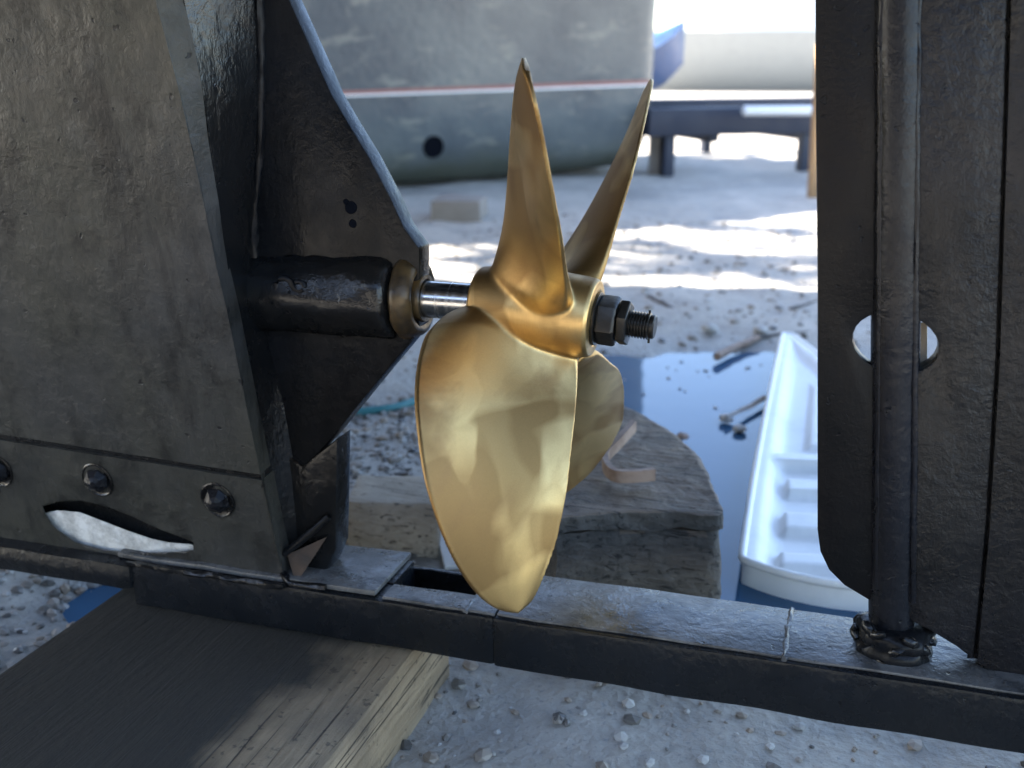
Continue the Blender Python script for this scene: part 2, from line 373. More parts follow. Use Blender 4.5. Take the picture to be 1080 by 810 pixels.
# chamfer along the aft edge, then the hollow running in to the fin
EC = [(272, -90), (274, 0), (276, 100), (273, 160), (270, 210), (267, 260), (275, 330), (298, 420), (312, 502), (318, 560), (322, 613)]
rows = []
for i in range(61):
    y = -90 + 703 * i / 60
    a = F(poly_at(EA, y), y, -.0005); b = U(poly_at(EB, y), y, a.y + .016); c = U(poly_at(EC, y), y, -.013)
    rows.append((a, b, c))
V = []
for a, b, c in rows:
    for t in (0, .33, .66, 1): V.append(a.lerp(b, t) + Vector((.002 * noise.noise(a * 30 + Vector((t, 0, 0))), 0, 0)))
mesh('edge_chamfer', V, grid_faces(61, 4), M['panel'], boat, True, auto=60)
V = []
for a, b, c in rows:
    m = Vector((b.x * .80 + c.x * .20, b.y * .35 + c.y * .65, b.z))      # hollow
    for k in range(9):
        t = k / 8; V.append(b * (1 - t) ** 2 + m * 2 * t * (1 - t) + c * t * t)
mesh('stern_hollow', V, grid_faces(61, 9), M['black'], boat, True)
# weld bead where the hollow meets the fin
tube('weld_bead', [c + Vector((.001, -.001, 0)) + Vector((.0015, 0, 0)) * noise.noise(c * 60) for a, b, c in rows[:36]], .0045, M['fin'], boat, 8, .0018, 130)
# fin plate
fin_pts = [(262, -60), (270, -60), (305, 0), (350, 100), (368, 131), (390, 167), (412, 209), (426, 240), (442, 262), (442, 345), (432, 362), (402, 398), (376, 430), (350, 462), (330, 484), (318, 497), (296, 470), (262, 380), (255, 260)]
plate('stern_fin', fin_pts, -.013, .013, M['fin'], boat, .0022)
# pock holes on the fin
for x, y, r in ((370, 219, .0062), (372, 236, .0042), (365, 213, .003)):
    p = U(x, y, -.0135); lathe('pock_hole', p + Vector((0, .004, 0)), Vector((0, -1, 0)), [(0, r), (.0038, r), (.0044, r * .9)], M['hole'], boat, 14, .0006, 200)
# stern post below the fin
plate('stern_post', [(292, 470), (318, 492), (356, 462), (355, 520), (354, 580), (340, 612), (300, 618)], -.016, .016, M['black'], boat, .004)
mesh('rust_gusset', *(lambda A: (A, [(0, 1, 2), (0, 3, 1), (1, 3, 2), (0, 2, 3)]))([U(303, 585, -.034), U(345, 566, -.02), U(312, 616, -.04), U(322, 600, -.012)]), M['rust'], boat)
tube('gusset_weld', [U(300, 584, -.034), U(316, 572, -.032), U(334, 556, -.026), U(346, 545, -.02)], .004, M['fin'], boat, 8, .001, 90)
tube('foot_weld', [U(298, 606, -.04), U(306, 616, -.046), U(322, 618, -.046), U(345, 620, -.046)], .005, M['black'], boat, 8, .002, 90)
# stern tube and bearing
A0, A1 = U(262, 305, 0), U(446, 314, 0); ax = (A1 - A0).normalized(); LT = (A1 - A0).length
r0 = .0415
prof = [(.0, .012), (.001, .030), (.006, .038), (.014, r0)] + [(.014 + (LT - .05) * i / 14, r0) for i in range(1, 15)] + [(LT - .030, r0 * .985), (LT - .024, r0 * .93)]
lathe('stern_tube', A0, ax, prof, M['black'], boat, 72, .0034, 38, auto=70)
for t, s in ((.34, 1), (.42, .7)):                          # weld lumps on the tube
    p = A0 + ax * (LT * t) + Vector((0, -r0 * .92, r0 * .34))
    tube('weld_lump', [p + Vector((.009 * math.cos(a) * s, -.0005, .008 * math.sin(a) * s)) for a in [k * .7 for k in range(9)]], .0032 * s, M['fin'], boat, 8, .001, 120)
lathe('bearing_collar', A0 + ax * (LT - .026), ax, [(.006, r0 * .9), (.010, r0 * .98), (.016, r0 * .97), (.022, r0 * .90), (.026, r0 * .82), (.027, r0 * .72), (.022, .022)], M['grease'], boat, 48, .0022, 45, auto=60)
lathe('seal_lip', A0 + ax * (LT - .004), ax, [(0, .0225), (.006, .0235), (.008, .0225), (.008, .0185), (.002, .0182)], M['grease'], boat, 40)
# keel bar
def KP(px, py): return U(px, py, -.052)
ka, kb = KP(136, 594), KP(824, 699)
kdir = (kb - ka).normalized(); kup = Vector((-kdir.z, 0, kdir.x)); H0 = .052
def kp(t, y, h): return ka + kdir * t + Vector((0, y + .052 - 0, 0)) * 1 + kup * h + Vector((0, 0, 0))
def tk(px, py): return (KP(px, py) - ka).dot(kdir)
def kbar(name, t0, t1, y0, y1, h0, h1, mat, bev=.004, n=14):
    bm = bmesh.new(); rings = []
    for i in range(n + 1):
        t = t0 + (t1 - t0) * i / n
        rings.append([bm.verts.new(ka + kdir * t + Vector((0, y - (-.052), 0)) + kup * h + Vector((0, .0012, .0012)) * noise.noise(Vector((t * 14, y * 40, h * 40)))) for y, h in ((y0, h0), (y1, h0), (y1, h1), (y0, h1))])
    for a, b in zip(rings, rings[1:]):
        for k in range(4): bm.faces.new((a[k], a[(k + 1) % 4], b[(k + 1) % 4], b[k]))
    bm.faces.new(rings[0][::-1]); bm.faces.new(rings[-1])
    bmesh.ops.recalc_face_normals(bm, faces=bm.faces); bevel_bm(bm, bev, 2, 50)
    me = bpy.data.meshes.new(name); bm.to_mesh(me); bm.free()
    return fin(me, name, mat, boat, True, auto=40)
tg0, tg1, tg2 = tk(393, 632), tk(418, 632), tk(520, 655)
kbar('keel_bar', 0, tg2, -.052, -.014, -H0, 0, M['keel'], .004, 40)
kbar('keel_bar', tg2 - .001, 1.5, -.0525, .047, -H0 - .001, .0005, M['keel'], .004, 50)            # front rail
kbar('keel_floor', 0, tg2, -.014, .048, -H0 + .001, -.034, M['black'], .002, 30)
kbar('keel_top', -.02, tg0, -.046, .046, .001, .007, M['keel_top'], .002, 12)      # plate under the stern post
kbar('keel_edge', tg0, tg2 + .03, .040, .048, -.034, -.008, M['black'], .002, 6)
kbar('keel_top', tg2 + .002, 1.5, -.0465, .043, .0005, .0035, M['keel_top'], .0015, 50)
kbar('keel_top', tg0 + .008, tg2, -.047, -.017, -.001, .003, M['keel_top'], .0015, 8)
kbar('keel_web', tg0 - .006, tg0 + .006, -.014, .04, -.034, .001, M['keel'], .002, 2)
kbar('keel_bar', -1.6, .004, -.058, .05, -.034, .0, M['keel'], .014, 30)       # slimmer bar forward
V = [ka + kdir * (t / 100 * tk(300, 616)) + Vector((0, -.002, .001)) for t in range(0, 101, 2)]
tube('keel_weld', V, .0035, M['black'], boat, 8, .0022, 70)
tw = tk(490, 646); tube('cross_weld', [ka + kdir * (tw + .004 * noise.noise(Vector((i, 0, 0)))) + Vector((0, y + .052, .0015)) for i, y in enumerate(np.linspace(-.05, .042, 14))], .0022, M['keel_top'], boat, 8, .0022, 160)
tw = tk(826, 700); tube('cross_weld', [ka + kdir * (tw + .004 * noise.noise(Vector((i, 5, 0)))) + Vector((0, y + .052, .002)) for i, y in enumerate(np.linspace(-.05, .043, 16))], .0030, M['keel_top'], boat, 8, .0032, 150)
# bolts in the lower flank
for x, y in ((-2, 496), (103, 506), (230, 527)):
    p = F(x, y, -.004); q = n_
    lathe('bolt_recess', p - q * .001, q, [(0, .0205), (.0022, .0205), (.003, .019), (.0012, .0165)], M['black'], boat, 24, .001, 60)
    lathe('keel_bolt', p + q * .0005, (q + Vector((.25, 0, .12))), [(0, .0145), (.004, .0135), (.010, .0075), (.012, .003)], M['stock'], boat, 7, 0, 30, auto=20)
# lens-shaped slot with a pale insert
def lens(n=28, g=0.):
    top = [(45, 534), (62, 529), (85, 528), (112, 534), (140, 545), (170, 559), (190, 566), (204, 572)]
    bot = [(204, 580), (185, 582), (150, 583), (110, 580), (80, 572), (60, 558), (50, 546)]
    return top + bot
cp = lens()
cut = prism('cutter', [F(x, y, .02) for x, y in cp], [F(x, y, -.04) for x, y in cp], None, None, 0)
md = lower.modifiers.new('b', 'BOOLEAN'); md.object = cut; md.operation = 'DIFFERENCE'; md.solver = 'EXACT'
dg = bpy.context.evaluated_depsgraph_get(); nm = bpy.data.meshes.new_from_object(lower.evaluated_get(dg))
lower.modifiers.clear(); lower.data = nm; bpy.data.objects.remove(cut)
ins = [(47, 541), (60, 538), (84, 540), (110, 550), (136, 560), (160, 568), (178, 572), (204, 574), (204, 581), (185, 583), (150, 584), (110, 581), (80, 573), (60, 559), (51, 548)]
prism('pale_insert', [F(x, y, -.010) for x, y in ins], [F(x, y, -.03) for x, y in ins], M['zinc'], boat, .002)
prism('slot_back', [F(x, y, -.028) for x, y in [(30, 515), (220, 555), (225, 595), (35, 570)]], [F(x, y, -.034) for x, y in [(30, 515), (220, 555), (225, 595), (35, 570)]], M['black'], boat, 0)
# the hull over it all
V = []; xs_ = np.linspace(-7.5, 1.75, 38); NS = 27
for x in xs_:
    u = (x + 7.5) / 9.25
    b = 2.2 * (max(0, math.sin(min(1, u * 1.25 + .02) * math.pi / 2)) ** .7) * (1 - .60 * max(0, (u - .70) / .30) ** 1.6)
    z0 = .80 + .62 * max(0, x + .25) ** 1.05 + .05 * max(0, -x - 4) ** 1.6
    for j in range(NS):
        s = -1 + 2 * j / (NS - 1); q = abs(s)
        zsh = 1.95 - z0 if False else max(.25, 1.95 - z0)
        if q <= .75: a = q / .75; yy = b * a * .95; zz = z0 + zsh * a ** 1.7
        else: a = (q - .75) / .25; yy = b * (.95 + .05 * a); zz = z0 + zsh + .75 * a
        V.append((x, math.copysign(yy, s) if q else 0, zz))
f = grid_faces(len(xs_), NS); f.append(tuple(range((len(xs_) - 1) * NS, len(xs_) * NS)))
for i in range(len(xs_) - 1): f.append((i * NS, (i + 1) * NS, (i + 2) * NS - 1, (i + 1) * NS - 1))
mesh('hull_shell', V, f, M['black'], boat, True, auto=40)
# deadwood core closing the hull down to the keel behind the flank
prism('deadwood_core', [Vector((-2.6, -.02, .86)), Vector((U(290, 300).x - .06, -.02, .9)), Vector((U(300, 560).x - .02, -.02, U(300, 600).z)), Vector((-2.6, -.02, U(300, 600).z))],
      [Vector((-2.6, .10, .86)), Vector((U(290, 300).x - .06, .06, .9)), Vector((U(300, 560).x - .02, .02, U(300, 600).z)), Vector((-2.6, .05, U(300, 600).z))], M['black'], boat, 0)
plate('fin_head', [(120, -160), (330, -160), (318, -40), (272, -40), (200, -60)], -.02, .02, M['black'], boat, .003)

# ================================================================== PROPELLER
HA, HB = U(503, 318, 0), U(628, 336, 0); hax = (HB - HA).normalized(); HL = (HB - HA).length
prop = empty('propeller', (HA + HB) / 2, 'polished bronze four bladed propeller on a steel shaft in the middle of the picture', 'propeller')
lathe('shaft', A1 - ax * .05, (HA - A1), [(0, .0178), ((HA - A1).length + .06, .0178)], M['steel'], prop, 48)
# nuts
def hexnut(name, t0, t1, r, tw, mat):
    u, v = frame(hax); bm = bmesh.new(); L = []
    for t, k in ((t0, .93), (t0 + (t1 - t0) * .12, 1), (t1 - (t1 - t0) * .12, 1), (t1, .93)):
        L.append([bm.verts.new(HB + hax * t + (u * math.cos(a + tw) + v * math.sin(a + tw)) * r * k) for a in [math.pi / 3 * i for i in range(6)]])
    for a, b in zip(L, L[1:]):
        for i in range(6): bm.faces.new((a[i], a[(i + 1) % 6], b[(i + 1) % 6], b[i]))
    bm.faces.new(L[0][::-1]); bm.faces.new(L[-1]); bmesh.ops.recalc_face_normals(bm, faces=bm.faces); bevel_bm(bm, .0012, 2, 25)
    me = bpy.data.meshes.new(name); bm.to_mesh(me); bm.free(); return fin(me, name, mat, prop, True, auto=30)
lathe('washer', HB, hax, [(-.001, .0235), (.001, .0245), (.003, .0245), (.0034, .023)], M['nut'], prop, 32)
hexnut('shaft_nut', .0030, .0215, .0232, .25, M['nut'])
hexnut('lock_nut', .0225, .0320, .0215, .62, M['nut'])
pr = [(.028, .0108)]
for i in range(7): t = .0325 + i * .0027; pr += [(t, .0106), (t + .0008, .0124), (t + .0015, .0124), (t + .0023, .0106)]
pr += [(.052, .0110), (.0545, .0110), (.0555, .0098)]
lathe('threaded_stud', HB, hax, pr, M['nut'], prop, 28, auto=25)
u_, v_ = frame(hax)
tube('split_pin', [HB + hax * .050 + Vector((0, 0, h)) for h in (-.0155, 0, .015)], .0012, M['nut'], prop, 6)
# blades
KN_ = [.1, .25, .4, .55, .7, .85, .95]
PP = [30.4567, 1.0488, 0.2926, .0778, -.0065, .0932]
LE = [0.2139, 0.2252, 0.2443, 0.2944, 0.3505, 0.3279, 0.2026]; TE = [0.1699, 0.2118, 0.2533, 0.3022, 0.3158, 0.3096, 0.341]
TIP, CUP = -.1724, .0279
BL = {0: (-9.6716, -.0045, .0841, .92, .80), 2: (9.5669, -.004, -.0142, .8703, .8879), 3: (.0122, .0198, .296, 1.22, .8721)}
def sm(k, v, x):
    k = np.array(k); v = np.array(v); m = np.gradient(v, k); i = np.clip(np.searchsorted(k, x) - 1, 0, len(k) - 2)
    h = k[i + 1] - k[i]; t = (x - k[i]) / h
    return (2 * t ** 3 - 3 * t ** 2 + 1) * v[i] + (t ** 3 - 2 * t ** 2 + t) * h * m[i] + (-2 * t ** 3 + 3 * t ** 2) * v[i + 1] + (t ** 3 - t ** 2) * h * m[i + 1]
ORI = np.array([0, 0, ZB])
def blade_mid(k, nr, nv):
    b = BL[k]; r = np.concatenate([np.linspace(.10, .95, nr - 10), .95 + .0475 * (1 - (1 - np.linspace(0, 1, 11)[1:]) ** 2)])
    q = np.clip(r, .1, .95); L = sm(KN_, LE, q); T = sm(KN_, [-x for x in TE], q)
    r1 = .9975; rs = .76; x_ = np.clip((r - rs) / (r1 - rs), 0, 1); e = np.sqrt(np.maximum(0, 1 - x_ ** 2.6))
    tip = (TIP + (LE[-1] - TE[-1]) / 2) * x_ ** 1.5 * .5 + (L + T) / 2 * (1 - x_ ** 1.5 * .5)
    L = (tip + (L - tip) * e) * b[4]; T = (tip + (T - tip) * e) * b[4]
    vv = np.linspace(0, 1, nv); be = np.arctan((PP[1] + b[2] + PP[5] * (r - .6)) / (math.pi * np.maximum(r, .1)))
    z = T[:, None] + (L - T)[:, None] * vv; cup = CUP * (4 * (vv - .5) ** 2) * (L - T)[:, None]
    axi = -z * np.sin(be)[:, None] + cup * np.cos(be)[:, None] + ((PP[3] + b[1]) * r + PP[4] * r * r)[:, None]
    tan = -z * np.cos(be)[:, None] - cup * np.sin(be)[:, None]
    phi = np.radians(PP[0] + 90 * k + b[0]) + tan / np.maximum(r, .2)[:, None]
    rl = (.1 + (r - .1) * b[3])[:, None]
    return ORI + np.stack([axi, -np.sin(phi) * rl, np.cos(phi) * rl], -1) * PP[2]
def front_blade(nr, nv):
    Lp = [(512, 318), (474, 331), (456, 345), (447, 362), (440.5, 392), (439, 425), (443, 468), (449, 505), (459, 540), (470, 570), (482, 595), (497, 618), (513, 635), (529, 644), (544, 646.5)]
    Rp = [(612, 350), (610, 370), (609.5, 384), (609, 400), (608, 418), (606, 442), (603, 468), (600, 495), (597, 520), (592, 545), (587, 568), (579, 592), (569, 617), (559, 635), (544.5, 646.5)]
    def dz(x, y):
        a, b = (x - 530) / 100, (y - 480) / 100
        return .89892 - .041015 * b + .011038 * b * b + .067254 * a + .018756 * a * b - .038044 * a * a
    cl = catmull([Vector((*p, 0)) for p in Lp], 4); cr = catmull([Vector((*p, 0)) for p in Rp], 4)
    out = []
    for a, b in zip(cl, cr):
        row = []
        for j in range(nv):
            v = 1 - j / (nv - 1); p = b.lerp(a, v); row.append(dep(p.x, p.y, dz(p.x, p.y)))
        out.append(row[::-1])
    return np.array(out)
def build_blade(mid, tk=1.):
    nr, nv = mid.shape[:2]
    dr = np.gradient(mid, axis=0); dv = np.gradient(mid, axis=1); nn = np.cross(dr, dv); nn /= np.linalg.norm(nn, axis=2, keepdims=True) + 1e-12
    # smooth the normals near the degenerate tip
    nn[-2:] = nn[-3]
    cen = mid.mean(1); s = np.linalg.norm(cen - np.array((HA + HB) / 2), axis=1); s = s / s.max()
    vv = np.linspace(0, 1, nv)
    th = np.maximum((.0095 * (1 - s) ** 1.1 + .0034)[:, None] * (1 - np.abs(2 * vv - 1) ** 3.2 * .75) * tk, .0017)
    fil = (.010 * np.clip(1 - (s - .16) / .20, 0, 1.0) ** 2)[:, None] * (1 - np.abs(2 * vv - 1) ** 4 * .85)
    th = th / 1 + fil
    return np.concatenate([(mid + nn * th[..., None] / 1).reshape(-1, 3), (mid - nn * th[..., None] / 1).reshape(-1, 3)]), nr, nv
def cast():
    bits = []
    h = lathe('hub', HA, hax, [(0, .0185), (0, .030), (.003, .0335), (.02, .0365), (.05, .0385), (HL * .6, .0392), (HL - .012, .0375), (HL - .003, .0362), (HL, .0345), (HL + .001, .026), (HL - .002, .02)], None, None, 96, auto=50)
    bits.append(h)
    for k in (1, 0, 2, 3):
        mid = front_blade(0, 41) if k == 1 else blade_mid(k, 64, 45)
        V, nr, nv = build_blade(mid, (.85, 1, .9, .7)[k]); n = nr * nv
        f = grid_faces(nr, nv); f += [tuple(q + n for q in t[::-1]) for t in f]
        ring = [j for j in range(nv)] + [i * nv + nv - 1 for i in range(1, nr)] + [(nr - 1) * nv + j for j in range(nv - 2, -1, -1)] + [i * nv for i in range(nr - 2, 0, -1)]
        for a, b in zip(ring, ring[1:] + ring[:1]): f.append((a, b, b + n, a + n))
        bits.append(mesh('bit', V, f, None, None))
    # which piece does a place on the casting belong to
    from mathutils.kdtree import KDTree
    src = []
    for q, o in enumerate(bits):
        for v in o.data.vertices: src.append((v.co.copy(), q))
    kd = KDTree(len(src))
    for i, (c, q) in enumerate(src): kd.insert(c, i)
    kd.balance()
    bm = bmesh.new()
    for o in bits: bm.from_mesh(o.data)
    me = bpy.data.meshes.new('cast'); bm.to_mesh(me); bm.free()
    co = bpy.data.objects.new('cast', me); COL.objects.link(co)
    md = co.modifiers.new('r', 'REMESH'); md.mode = 'VOXEL'; md.voxel_size = .0010; md.adaptivity = 0
    dg = bpy.context.evaluated_depsgraph_get(); me = bpy.data.meshes.new_from_object(co.evaluated_get(dg))
    for o in bits + [co]: bpy.data.objects.remove(o)
    nV = len(me.vertices); P = np.empty(nV * 3); me.vertices.foreach_get('co', P); P = P.reshape(-1, 3)
    nE = len(me.edges); E = np.empty(nE * 2, np.int64); me.edges.foreach_get('vertices', E); E = E.reshape(-1, 2)
    cnt = np.bincount(E.ravel(), minlength=nV)[:, None]
    def lap(P):
        S_ = np.stack([np.bincount(E[:, 0], P[E[:, 1], d], nV) + np.bincount(E[:, 1], P[E[:, 0], d], nV) for d in range(3)], 1)
        return S_ / cnt - P
    a0 = np.array(HA); av = np.array(hax)
    t = (P - a0) @ av; rad = np.linalg.norm(P - a0 - t[:, None] * av, axis=1)
    w = np.clip(1 - (rad - .043) / .022, 0, 1) * np.clip((t - .004) / .012, 0, 1) * np.clip((HL - .004 - t) / .010, 0, 1)
    w = w[:, None]
    for it in range(40): P = P + lap(P) * .5 * w
    for it in range(6):                                       # level the voxel steps without shrinking
        P = P + lap(P) * .5; P = P - lap(P) * .52
    me.vertices.foreach_set('co', P.ravel()); me.update()
    nr_ = [v.normal.copy() for v in me.vertices]
    nP = len(me.polygons); cen = np.empty(nP * 3); me.polygons.foreach_get('center', cen); cen = cen.reshape(-1, 3)
    tag_ = [src[kd.find(c)[1]][1] for c in cen]
    for q, name in enumerate(('hub', 'blade', 'blade', 'blade', 'blade')):
        idx = {}; F_ = []
        for p, tg in zip(me.polygons, tag_):
            if tg == q: F_.append([idx.setdefault(v, len(idx)) for v in p.vertices])
        vs = list(idx)
        m2 = bpy.data.meshes.new(name); m2.from_pydata([tuple(P[v]) for v in vs], [], F_)
        o = fin(m2, name, M['bronze'], prop, True)
        m2.normals_split_custom_set_from_vertices([nr_[v] for v in vs])
    bpy.data.meshes.remove(me)
cast()

# ================================================================== RUDDER
rud = empty('rudder', U(940, 660, 0), 'black steel rudder with an oval hole behind its upright stock at the right', 'rudder')
def oval(a0, a1, n=12):
    c, s = math.cos(R(12)), math.sin(R(12)); o = []
    for i in range(n + 1):
        a = R(a0 + (a1 - a0) * i / n); x, y = 46 * math.cos(a), 31 * math.sin(a); o.append((945 + x * c - y * s, 362 + x * s + y * c))
    return o
lp = [(858, -420), (860, 100), (862, 300), (862, 560), (865, 583), (874, 602), (890, 618), (915, 633), (932, 641), (936, 500)]
hl = [p for p in oval(95, 265) if p[0] < 934]
plate('leading_plate', lp + [(933, 400)] + hl + [(933, 330), (935, 100), (942, -420)], -.008, .008, M['rudder_lead'], rud, .0035)
hr = [p for p in oval(-88, 88) if p[0] > 955]
plate('main_plate', [(978, -420), (965, 100)] + [(958, 325)] + hr + [(956, 405), (953, 560), (950, 640), (962, 656), (985, 668), (1008, 682), (1027, 697), (1040, 560), (1051, 380), (1060, 100), (1074, -420)], -.013, .013, M['rudder'], rud, .003)
plate('trailing_plate', [(1078, -420), (1063, 100), (1054, 380), (1043, 560), (1030, 699), (1060, 722), (1120, 760), (1280, 830), (1330, 500), (1330, -420)], -.017, .017, M['rudder'], rud, .003)
mesh('trailing_seam', [U(x, y, yy) for x, y in ((1076, -420), (1061, 100), (1052, 380), (1041, 560), (1028, 694)) for dx, yy in ((0, -.004),) for x in (x - 8, x + 8)], [(0, 1, 3, 2), (2, 3, 5, 4), (4, 5, 7, 6), (6, 7, 9, 8)], M['rudder_lead'], rud)
c1, c0 = U(955, -440, 0), U(940, 668, 0)
lathe('stock', c0, c1 - c0, [((c1 - c0).length * i / 24, .0196) for i in range(25)], M['stock'], rud, 40, .0006, 40, auto=70)
for xo, w_ in ((928, .0035), (966, .003)):                    # weld runs either side of the stock
    tube('stock_weld', [U(xo + 3 - 6 * i / 40, -90 + 725 * i / 40, -.012) + Vector((.0012 * noise.noise(Vector((i * .9, xo, 0))), 0, 0)) for i in range(41) if not 318 < -90 + 725 * i / 40 < 405 or xo < 0], w_, M['stock'], rud, 8, .001, 60)
# bare edge inside the hole
e0 = [p for p in oval(-80, 80) if p[0] > 955]
prism('hole_lip', [U(x, y, .0135) for x, y in ((960, 340), (978, 340), (978, 405), (960, 405))], [U(x, y, .030) for x, y in ((960, 340), (978, 340), (978, 405), (960, 405))], M['filler'], rud, .001)
# heel bearing standing on the keel bar
hb = U(940, 676, 0)
heel = empty('heel_bearing', hb, 'lumpy black heel bearing on the keel bar under the rudder stock', 'bearing')
lathe('collar', U(939, 704, 0) + Vector((0, 0, -.004)), Vector((0, 0, 1)), [(0, .035), (.008, .036), (.014, .0345), (.020, .0335), (.026, .0345), (.033, .0335), (.036, .031), (.039, .0335), (.046, .0325), (.051, .0295), (.053, .0235)], M['fin'], heel, 56, .0045, 55, auto=60)
for i in range(22):
    a = 2 * math.pi * i / 22 + .2; rr = .031 + .005 * random.random(); h = random.choice((.004, .016, .034, .046)) + .005 * random.random()
    p = U(939, 704, 0) + Vector((rr * math.cos(a), rr * math.sin(a), h))
    tube('weld_blob', [p + Vector((.006 * math.cos(a + 1.57) * t, .006 * math.sin(a + 1.57) * t, .003 * t * (-1) ** i)) for t in (-1.2, -.4, .4, 1.1)], [.002, .0050, .0045, .002], M['black'], heel, 8, .002, 150)

# ================================================================== TIMBERS AND BITS ROUND THE KEEL
kz = lambda px: (U(px, 690, 0)).z
kbz = (ka + kdir * .1 - kup * H0).z - .003
L0, L1 = U(140, 640, 0).x, U(452, 690, 0).x
tb = box('sleeper', Vector(((L0 + L1) / 2, -.42, kbz / 2 - .002)), (L1 - L0, .96, kbz), M['sleeper'], None, .006, Matrix.Rotation(R(-.5), 3, 'Y'), .003, 3, 9, label='wide wooden sleeper with painted shade at the left lying under the black keel bar', cat='timber')
# rough block behind the propeller
bt = [(578, 452), (640, 428), (668, 431), (700, 449), (725, 467), (745, 491), (753, 521), (765, 548)]
zt = .158
def block_layer(name, pts, z0, z1, grow, mat_side, mat_top, parent, rag, rings=14, seg=220):
    P = catmull(pts + [pts[0]], 12)[:-1]; L = [0]
    P = P + [P[0]]
    for a, b in zip(P, P[1:]): L.append(L[-1] + (b - a).length)
    out = []
    for i in range(seg):
        d = L[-1] * i / seg; k = next(j for j in range(len(L) - 1) if L[j + 1] >= d); t = (d - L[k]) / max(1e-9, L[k + 1] - L[k]); out.append(P[k].lerp(P[k + 1], t))
    c = sum(out, Vector()) / seg; V = []
    for q in range(rings):
        f = q / (rings - 1)
        for p in out:
            dr = (p - c); dr.z = 0; ln = dr.length; dr.normalize()
            lo = z0 + rag * (noise.noise(p * 14) + .6 * noise.noise(p * 37))
            z = lo + (z1 - lo) * f; w_ = Vector((p.x, p.y, z))
            rr = ln + grow * (1 - f) + .0055 * noise.noise(w_ * 16) + .0035 * noise.noise(w_ * 45) + .0018 * noise.noise(w_ * 110) - (.004 if q in (0, rings - 1) else 0)
            V.append(Vector((c.x, c.y, z)) + dr * rr)
    nr = rings
    for q in range(1, 16):
        f = 1 - q / 15.5
        for p in out:
            dr = (p - c); dr.z = 0; w_ = Vector((c.x, c.y, z1)) + dr * f * .985
            V.append(w_ + Vector((0, 0, .0035 * noise.noise(w_ * 17) + .0028 * noise.noise(w_ * 43) + .0015 * noise.noise(w_ * 100) + .010 * (w_.y - c.y))))
        nr += 1
    F_ = grid_faces(nr, seg, True); F_.append(tuple((nr - 1) * seg + i for i in range(seg)))
    o = mesh(name, V, F_, mat_side, parent, True, auto=55)
    o.data.materials.append(mat_top)
    for q in o.data.polygons: q.material_index = 1 if q.normal.z > .6 else 0
    return o
bpts = [G(x, y, zt) for x, y in ((588, 545), (640, 541), (700, 539), (752, 543), (762, 536), (753, 516), (743, 490), (725, 468), (698, 448), (664, 430), (630, 424), (596, 436), (574, 480), (572, 520))]
blk = empty('support_block', sum((Vector((p.x, p.y, 0)) for p in bpts), Vector()) / len(bpts), 'rough weathered wooden block with a rounded end behind the lower propeller blade', 'block')
block_layer('upper_layer', bpts, zt - .022, zt, .004, M['block'], M['block_top'], blk, .010)
block_layer('lower_layer', bpts, -.02, zt - .024, .012, M['block'], M['block_top'], blk, 0, 26)
# bent strip lying on the block
bs = [G(668, 452, zt + .03), G(652, 470, zt + .022), G(638, 486, zt + .014), G(646, 503, zt + .012), G(668, 505, zt + .012), G(690, 503, zt + .012)]
bs = catmull(bs, 4); V = []
for i, p in enumerate(bs):
    d = (bs[min(i + 1, len(bs) - 1)] - bs[max(i - 1, 0)]).normalized(); sd = Vector((-d.y, d.x, 0)).normalized() * .004
    V += [p - sd + Vector((0, 0, -.004)), p + sd + Vector((0, 0, -.004)), p + sd + Vector((0, 0, .012)), p - sd + Vector((0, 0, .012))]
f = grid_faces(len(bs), 4, True); f += [(0, 1, 2, 3), tuple(len(V) - 4 + i for i in (3, 2, 1, 0))]
mesh('bent_strip', V, f, M['bracket'], None, True, auto=40, label='bent rust brown iron strip lying on top of the rough block', cat='scrap metal')
p = G(405, 588, .0)
box('wood_offcut', Vector((p.x, p.y + .05, .034)), (.128, .10, .104), M['offcut'], None, .006, Matrix.Rotation(R(16), 3, 'Z'), .004, 3, 14, label='pale square wooden offcut standing on the ground beyond the keel bar', cat='block')
p = G(468, 585, .012)
box('wet_glint', p + Vector((.02, .03, .0)), (.07, .09, .008), M['white'], None, .002, Matrix.Rotation(R(30), 3, 'Z') @ Matrix.Rotation(R(8), 3, 'X'), label='small white piece standing for sky glint on wet ground left of the lowest blade tip', cat='wet glint')  # white piece in place of the sky's glint on a wet patch
